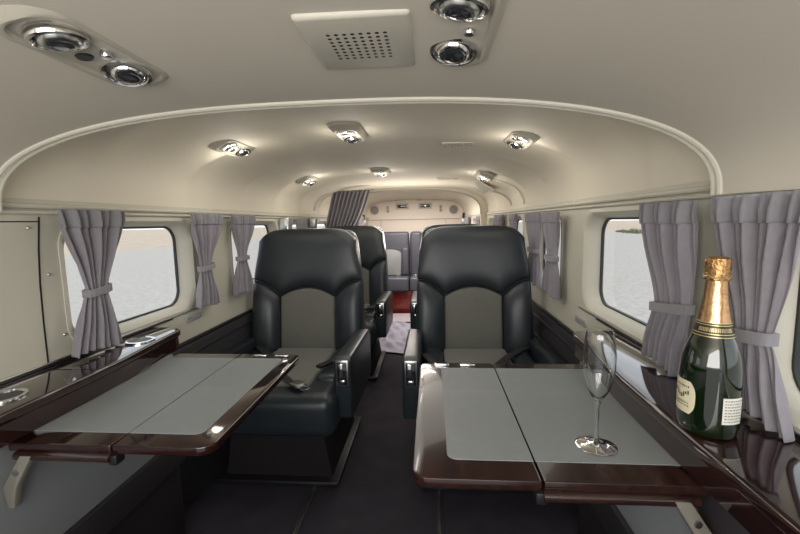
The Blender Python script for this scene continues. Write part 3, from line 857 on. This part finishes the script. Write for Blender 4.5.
# ------------------------------------------------------------------ bulkhead fittings
for x, z, lb in ((-.52, 1.272, 'round grey speaker on the left of the rear bulkhead'), (.50, 1.262, 'round grey speaker on the right of the rear bulkhead')):
    root = empty('bulkhead_speaker', (x, YB, z), lb, 'speaker', 'bulkhead speakers')
    Rx = Matrix.Rotation(PI / 2, 4, 'X')
    mk('rim', lathe([(.052, .001), (.060, .003), (.060, .012), (.052, .014), (.050, .006)], (0, 0, 0), 36, mtx=Rx), M['bezel_light'], root, local=True)
    mk('mesh', lathe([(0, .013), (.03, .011), (.050, .006)], (0, 0, 0), 36, mtx=Rx), M['print'], root, local=True)
for x, lb in ((-.16, 'left dark rectangular vent on the rear bulkhead'), (.135, 'right dark rectangular vent on the rear bulkhead')):
    root = empty('bulkhead_vent', (x, YB, 1.315), lb, 'vent', 'bulkhead vents')
    mk('frame', box(-.085, .085, -.016, -.002, -.038, .038, .005), M['bezel_light'], root, local=True)
    mk('opening', box(-.062, .062, -.019, -.014, -.020, .020, .002), M['lens'], root, local=True)
    mk('knob', box(-.018, .018, -.024, -.017, -.006, .006, .002), M['chrome'], root, local=True)
for x, lb in ((-.345, 'left small vertical switch plate on the rear bulkhead'), (.335, 'right small vertical switch plate on the rear bulkhead')):
    root = empty('switch_plate', (x, YB, 1.28), lb, 'switch', 'bulkhead switches')
    mk('plate', box(-.018, .018, -.012, -.002, -.045, .045, .003), M['bezel_light'], root, local=True)
    for k in (-1, 1): mk('rocker', box(-.008, .008, -.016, -.011, k * .02 - .014, k * .02 + .014, .002), M['print'], root, local=True)
for x, w, lb in ((-.26, .12, 'left faint lettered plate above the bulkhead vents'), (.06, .10, 'middle faint lettered plate above the bulkhead vents'), (.29, .12, 'right faint lettered plate above the bulkhead vents')):
    root = empty('placard', (x, YB, 1.395), lb, 'placard')
    mk('plate', box(-w / 2, w / 2, -.006, -.002, -.014, .014, .001), M['bulk'], root, local=True)
    s = bmesh.new()
    for k in range(7): box(-w * .42 + k * w * .12, -w * .34 + k * w * .12, -.008, -.0055, -.007, .007, 0, bm=s)
    mk('lettering', s, M['bezel'], root, local=True, smooth=False)

# ------------------------------------------------------------------ champagne bottle
BX, BY, BZ = .673, .682, .7606
root = empty('champagne_bottle', (BX, BY, BZ), 'green champagne bottle with gold foil neck standing on the right ledge', 'bottle')
R0 = .0445
def rz(z):      # outer profile
    P = [(-.012, .036), (0, .0395), (.012, .0432), (.04, .0443), (.07, .0445), (.10, .0437), (.125, .0412), (.149, .0352), (.167, .0287), (.192, .0222), (.224, .0172), (.245, .0150), (.262, .0142), (.288, .0140), (.32, .0140)]
    for i in range(1, len(P) - 2):
        if P[i][0] <= z <= P[i + 1][0]:
            t = (z - P[i][0]) / (P[i + 1][0] - P[i][0]); p0, p1, p2, p3 = (P[i + k][1] for k in (-1, 0, 1, 2))
            return .5 * (2 * p1 + (p2 - p0) * t + (2 * p0 - 5 * p1 + 4 * p2 - p3) * t * t + (3 * p1 - p0 - 3 * p2 + p3) * t ** 3)
    return .014
prof = [(0, .006), (.025, .003), (.038, 0)] + [(rz(z), z) for z in [.002, .005, .009, .014] + [.02 + .0075 * i for i in range(31)]] + [(0, .245)]
mk('glass_body', lathe(prof, (0, 0, 0), 64), M['bottle'], root, local=True, ang=60)
fp = [(rz(z) + .0012, z) for z in [.190 + .006 * i for i in range(13)]]
mk('neck_foil', lathe(fp, (0, 0, 0), 48), M['foil'], root, local=True, ang=80)
s = bmesh.new()
cp = [(.0148, .262), (.0176, .259), (.0184, .264), (.0170, .270), (.0176, .280), (.0174, .290), (.0160, .295), (.0110, .2975), (0, .298)]
s = lathe(cp, (0, 0, 0), 72)
rnd = random.Random(3)
for v in s.verts:
    a = math.atan2(v.co.y, v.co.x); k = 1 + .035 * math.sin(a * 11 + v.co.z * 300) + .02 * rnd.uniform(-1, 1); v.co.x *= k; v.co.y *= k
cap = mk('foil_cap', s, M['foil_cap'], root, local=True, ang=25)
mk('wire_muzzle', tube([(.0182 * math.cos(t) * (1 + .03 * math.sin(9 * t)), .0182 * math.sin(t) * (1 + .03 * math.sin(9 * t)), .2655 + .002 * math.sin(6 * t)) for t in [2 * PI * i / 60 for i in range(61)]], .0013, 6), M['gold'], cap, local=True)
def band(z0, z1, off, a0=0, a1=2 * PI, n=64, nz=4):
    return grid(lambda u, v: (lambda a, z: ((rz(z) + off) * math.cos(a), (rz(z) + off) * math.sin(a), z))(lerp(a0, a1, u), lerp(z0, z1, v)), n, nz)
col = mk('neck_band', band(.167, .192, .0010), M['collar'], root, local=True, ang=180)
s = bmesh.new()
for z in (.168, .1725, .1865, .190): merge(s, band(z, z + .0013, .0016, nz=1))
a = -2.2 - .9
rnd = random.Random(5)
for k in range(22):
    a0 = -2.95 + k * .085; merge(s, band(.1765, .183, .0016, a0, a0 + rnd.uniform(.03, .06), 2, 1))
mk('gold_lettering', s, M['gold'], col, local=True, ang=180)
# front label, shield-shaped, on the side turned to the cabin's aft
AF = math.radians(-124 - 58)
s = bmesh.new()
def lab(u, v, ac, hw_, z0, z1, off, cut):
    z = lerp(z0, z1, v); k = 1 - cut * abs(2 * v - 1) ** 3
    a = ac + (2 * u - 1) * hw_ * k; return ((rz(z) + off) * math.cos(a), (rz(z) + off) * math.sin(a), z)
fl = mk('front_label', grid(lambda u, v: lab(u, v, AF, .62, .034, .090, .0008, .32), 24, 16), M['label'], root, local=True, ang=180)
s = bmesh.new(); rnd = random.Random(9)
for row, (z, h) in enumerate(((.066, .008), (.052, .0025), (.047, .0025), (.080, .003))):
    for k in range(9):
        a0 = AF - .42 + k * .095; hh = h * rnd.uniform(.5, 1.1)
        merge(s, grid(lambda u, v: ((R0 + .0014) * math.cos(a0 + u * .055), (R0 + .0014) * math.sin(a0 + u * .055), z - hh / 2 + hh * v + .004 * math.sin(k) * (row == 0)), 2, 1))
mk('label_print', s, M['ink'], fl, local=True, ang=180)
AB = math.radians(-124 + 46)
bl = mk('back_label', grid(lambda u, v: lab(u, v, AB, .38, .030, .074, .0008, 0), 20, 8), M['label_white'], root, local=True, ang=180)
s = bmesh.new(); rnd = random.Random(4)
for row in range(8):
    z = .034 + row * .0049
    a0 = AB - .32
    while a0 < AB + .30:
        w = rnd.uniform(.03, .09)
        merge(s, grid(lambda u, v: ((R0 + .0014) * math.cos(a0 + u * w), (R0 + .0014) * math.sin(a0 + u * w), z + .0022 * v), 2, 1)); a0 += w + .03
mk('label_print', s, M['print'], bl, local=True, ang=180)

root.scale = (.985,) * 3
# ------------------------------------------------------------------ champagne flute
root = empty('champagne_flute', (.517, .740, .6914), 'empty clear champagne flute standing on the right table', 'glass')
outer = [(0.0, .0), (.034, .0), (.0365, .0012), (.034, .0026), (.020, .0045), (.008, .0075), (.0045, .013), (.0036, .03), (.0034, .06), (.0038, .078), (.0065, .090), (.013, .100), (.020, .114), (.0255, .134), (.0282, .158), (.0280, .182), (.0255, .207), (.0235, .221)]
inner = [(.0226, .221), (.0246, .207), (.0270, .182), (.0272, .158), (.0245, .134), (.0188, .114), (.0115, .1015), (.005, .095), (0, .0935)]
mk('foot_and_stem', lathe(outer[:11], (0, 0, 0), 48), M['crystal'], root, local=True, ang=70)
pb = [(0, .0905)] + [(.0068, .0905)] + outer[11:] + inner
mk('bowl', lathe(pb, (0, 0, 0), 56), M['crystal'], root, local=True, ang=70)

# ------------------------------------------------------------------ light
w = bpy.data.worlds.new('world'); sc.world = w; w.use_nodes = True
n, l = w.node_tree.nodes, w.node_tree.links
bg = n['Background']; sk = n.new('ShaderNodeTexSky'); sk.sky_type = 'HOSEK_WILKIE'; sk.sun_direction = (.1, -.3, .95); sk.turbidity = 4; sk.ground_albedo = .4
mxw = n.new('ShaderNodeMix'); mxw.data_type = 'RGBA'; mxw.inputs['Factor'].default_value = .75; mxw.inputs['B'].default_value = (.93, .96, 1, 1)
l.new(sk.outputs['Color'], mxw.inputs['A']); l.new(mxw.outputs['Result'], bg.inputs['Color']); bg.inputs['Strength'].default_value = 1.7
sun = bpy.data.lights.new('sun', 'SUN'); sun.energy = 1.0; sun.angle = .02; sun.color = (1, .96, .9)
so = bpy.data.objects.new('sun', sun); COL.objects.link(so); so.rotation_euler = (math.radians(12), math.radians(4), 0)

def area(name, loc, rot, sx, sy, e, col=(1, .95, .88)):
    d = bpy.data.lights.new(name, 'AREA'); d.shape = 'RECTANGLE'; d.size = sx; d.size_y = sy; d.energy = e; d.color = col
    o = bpy.data.objects.new(name, d); COL.objects.link(o); o.location = loc; o.rotation_euler = rot; return o
area('cockpit_daylight', (0, -.50, 1.12), (math.radians(108), 0, 0), 1.2, .5, 14, (1, .97, .92))
def point(name, loc, e, r=.04, col=(1, .93, .82)):
    d = bpy.data.lights.new(name, 'POINT'); d.energy = e; d.shadow_soft_size = r; d.color = col
    o = bpy.data.objects.new(name, d); COL.objects.link(o); o.location = loc
for x, y, z in ((-.56, 1.60, 1.36), (.55, 1.64, 1.36), (-.095, 1.54, 1.40), (-.56, 2.66, 1.34), (.54, 2.76, 1.34), (-.115, 2.66, 1.39)):
    point('reading_lamp', (x, y, z), .7)
area('aft_fill', (0, 4.3, 1.39), (0, 0, 0),   .7, .5, 20, (1, .91, .84))  # added fill with no fixture behind it, brightens the tail and bulkhead
area('mid_fill', (0, 2.2, 1.44), (0, 0, 0), .8, 1.6, 6, (1, .95, .88))  # added soft fill for the middle of the cabin, not a real fitting

area('ceiling_fill', (0, 3.48, .98), (math.radians(212), 0, 0), .7, .3, 5, (1, .93, .83))  # unseen fill hung in mid-air, aimed up and forward to lighten the ceiling
sc.view_settings.view_transform = 'Standard'
sc.view_settings.look = 'None'
sc.view_settings.exposure = 0.
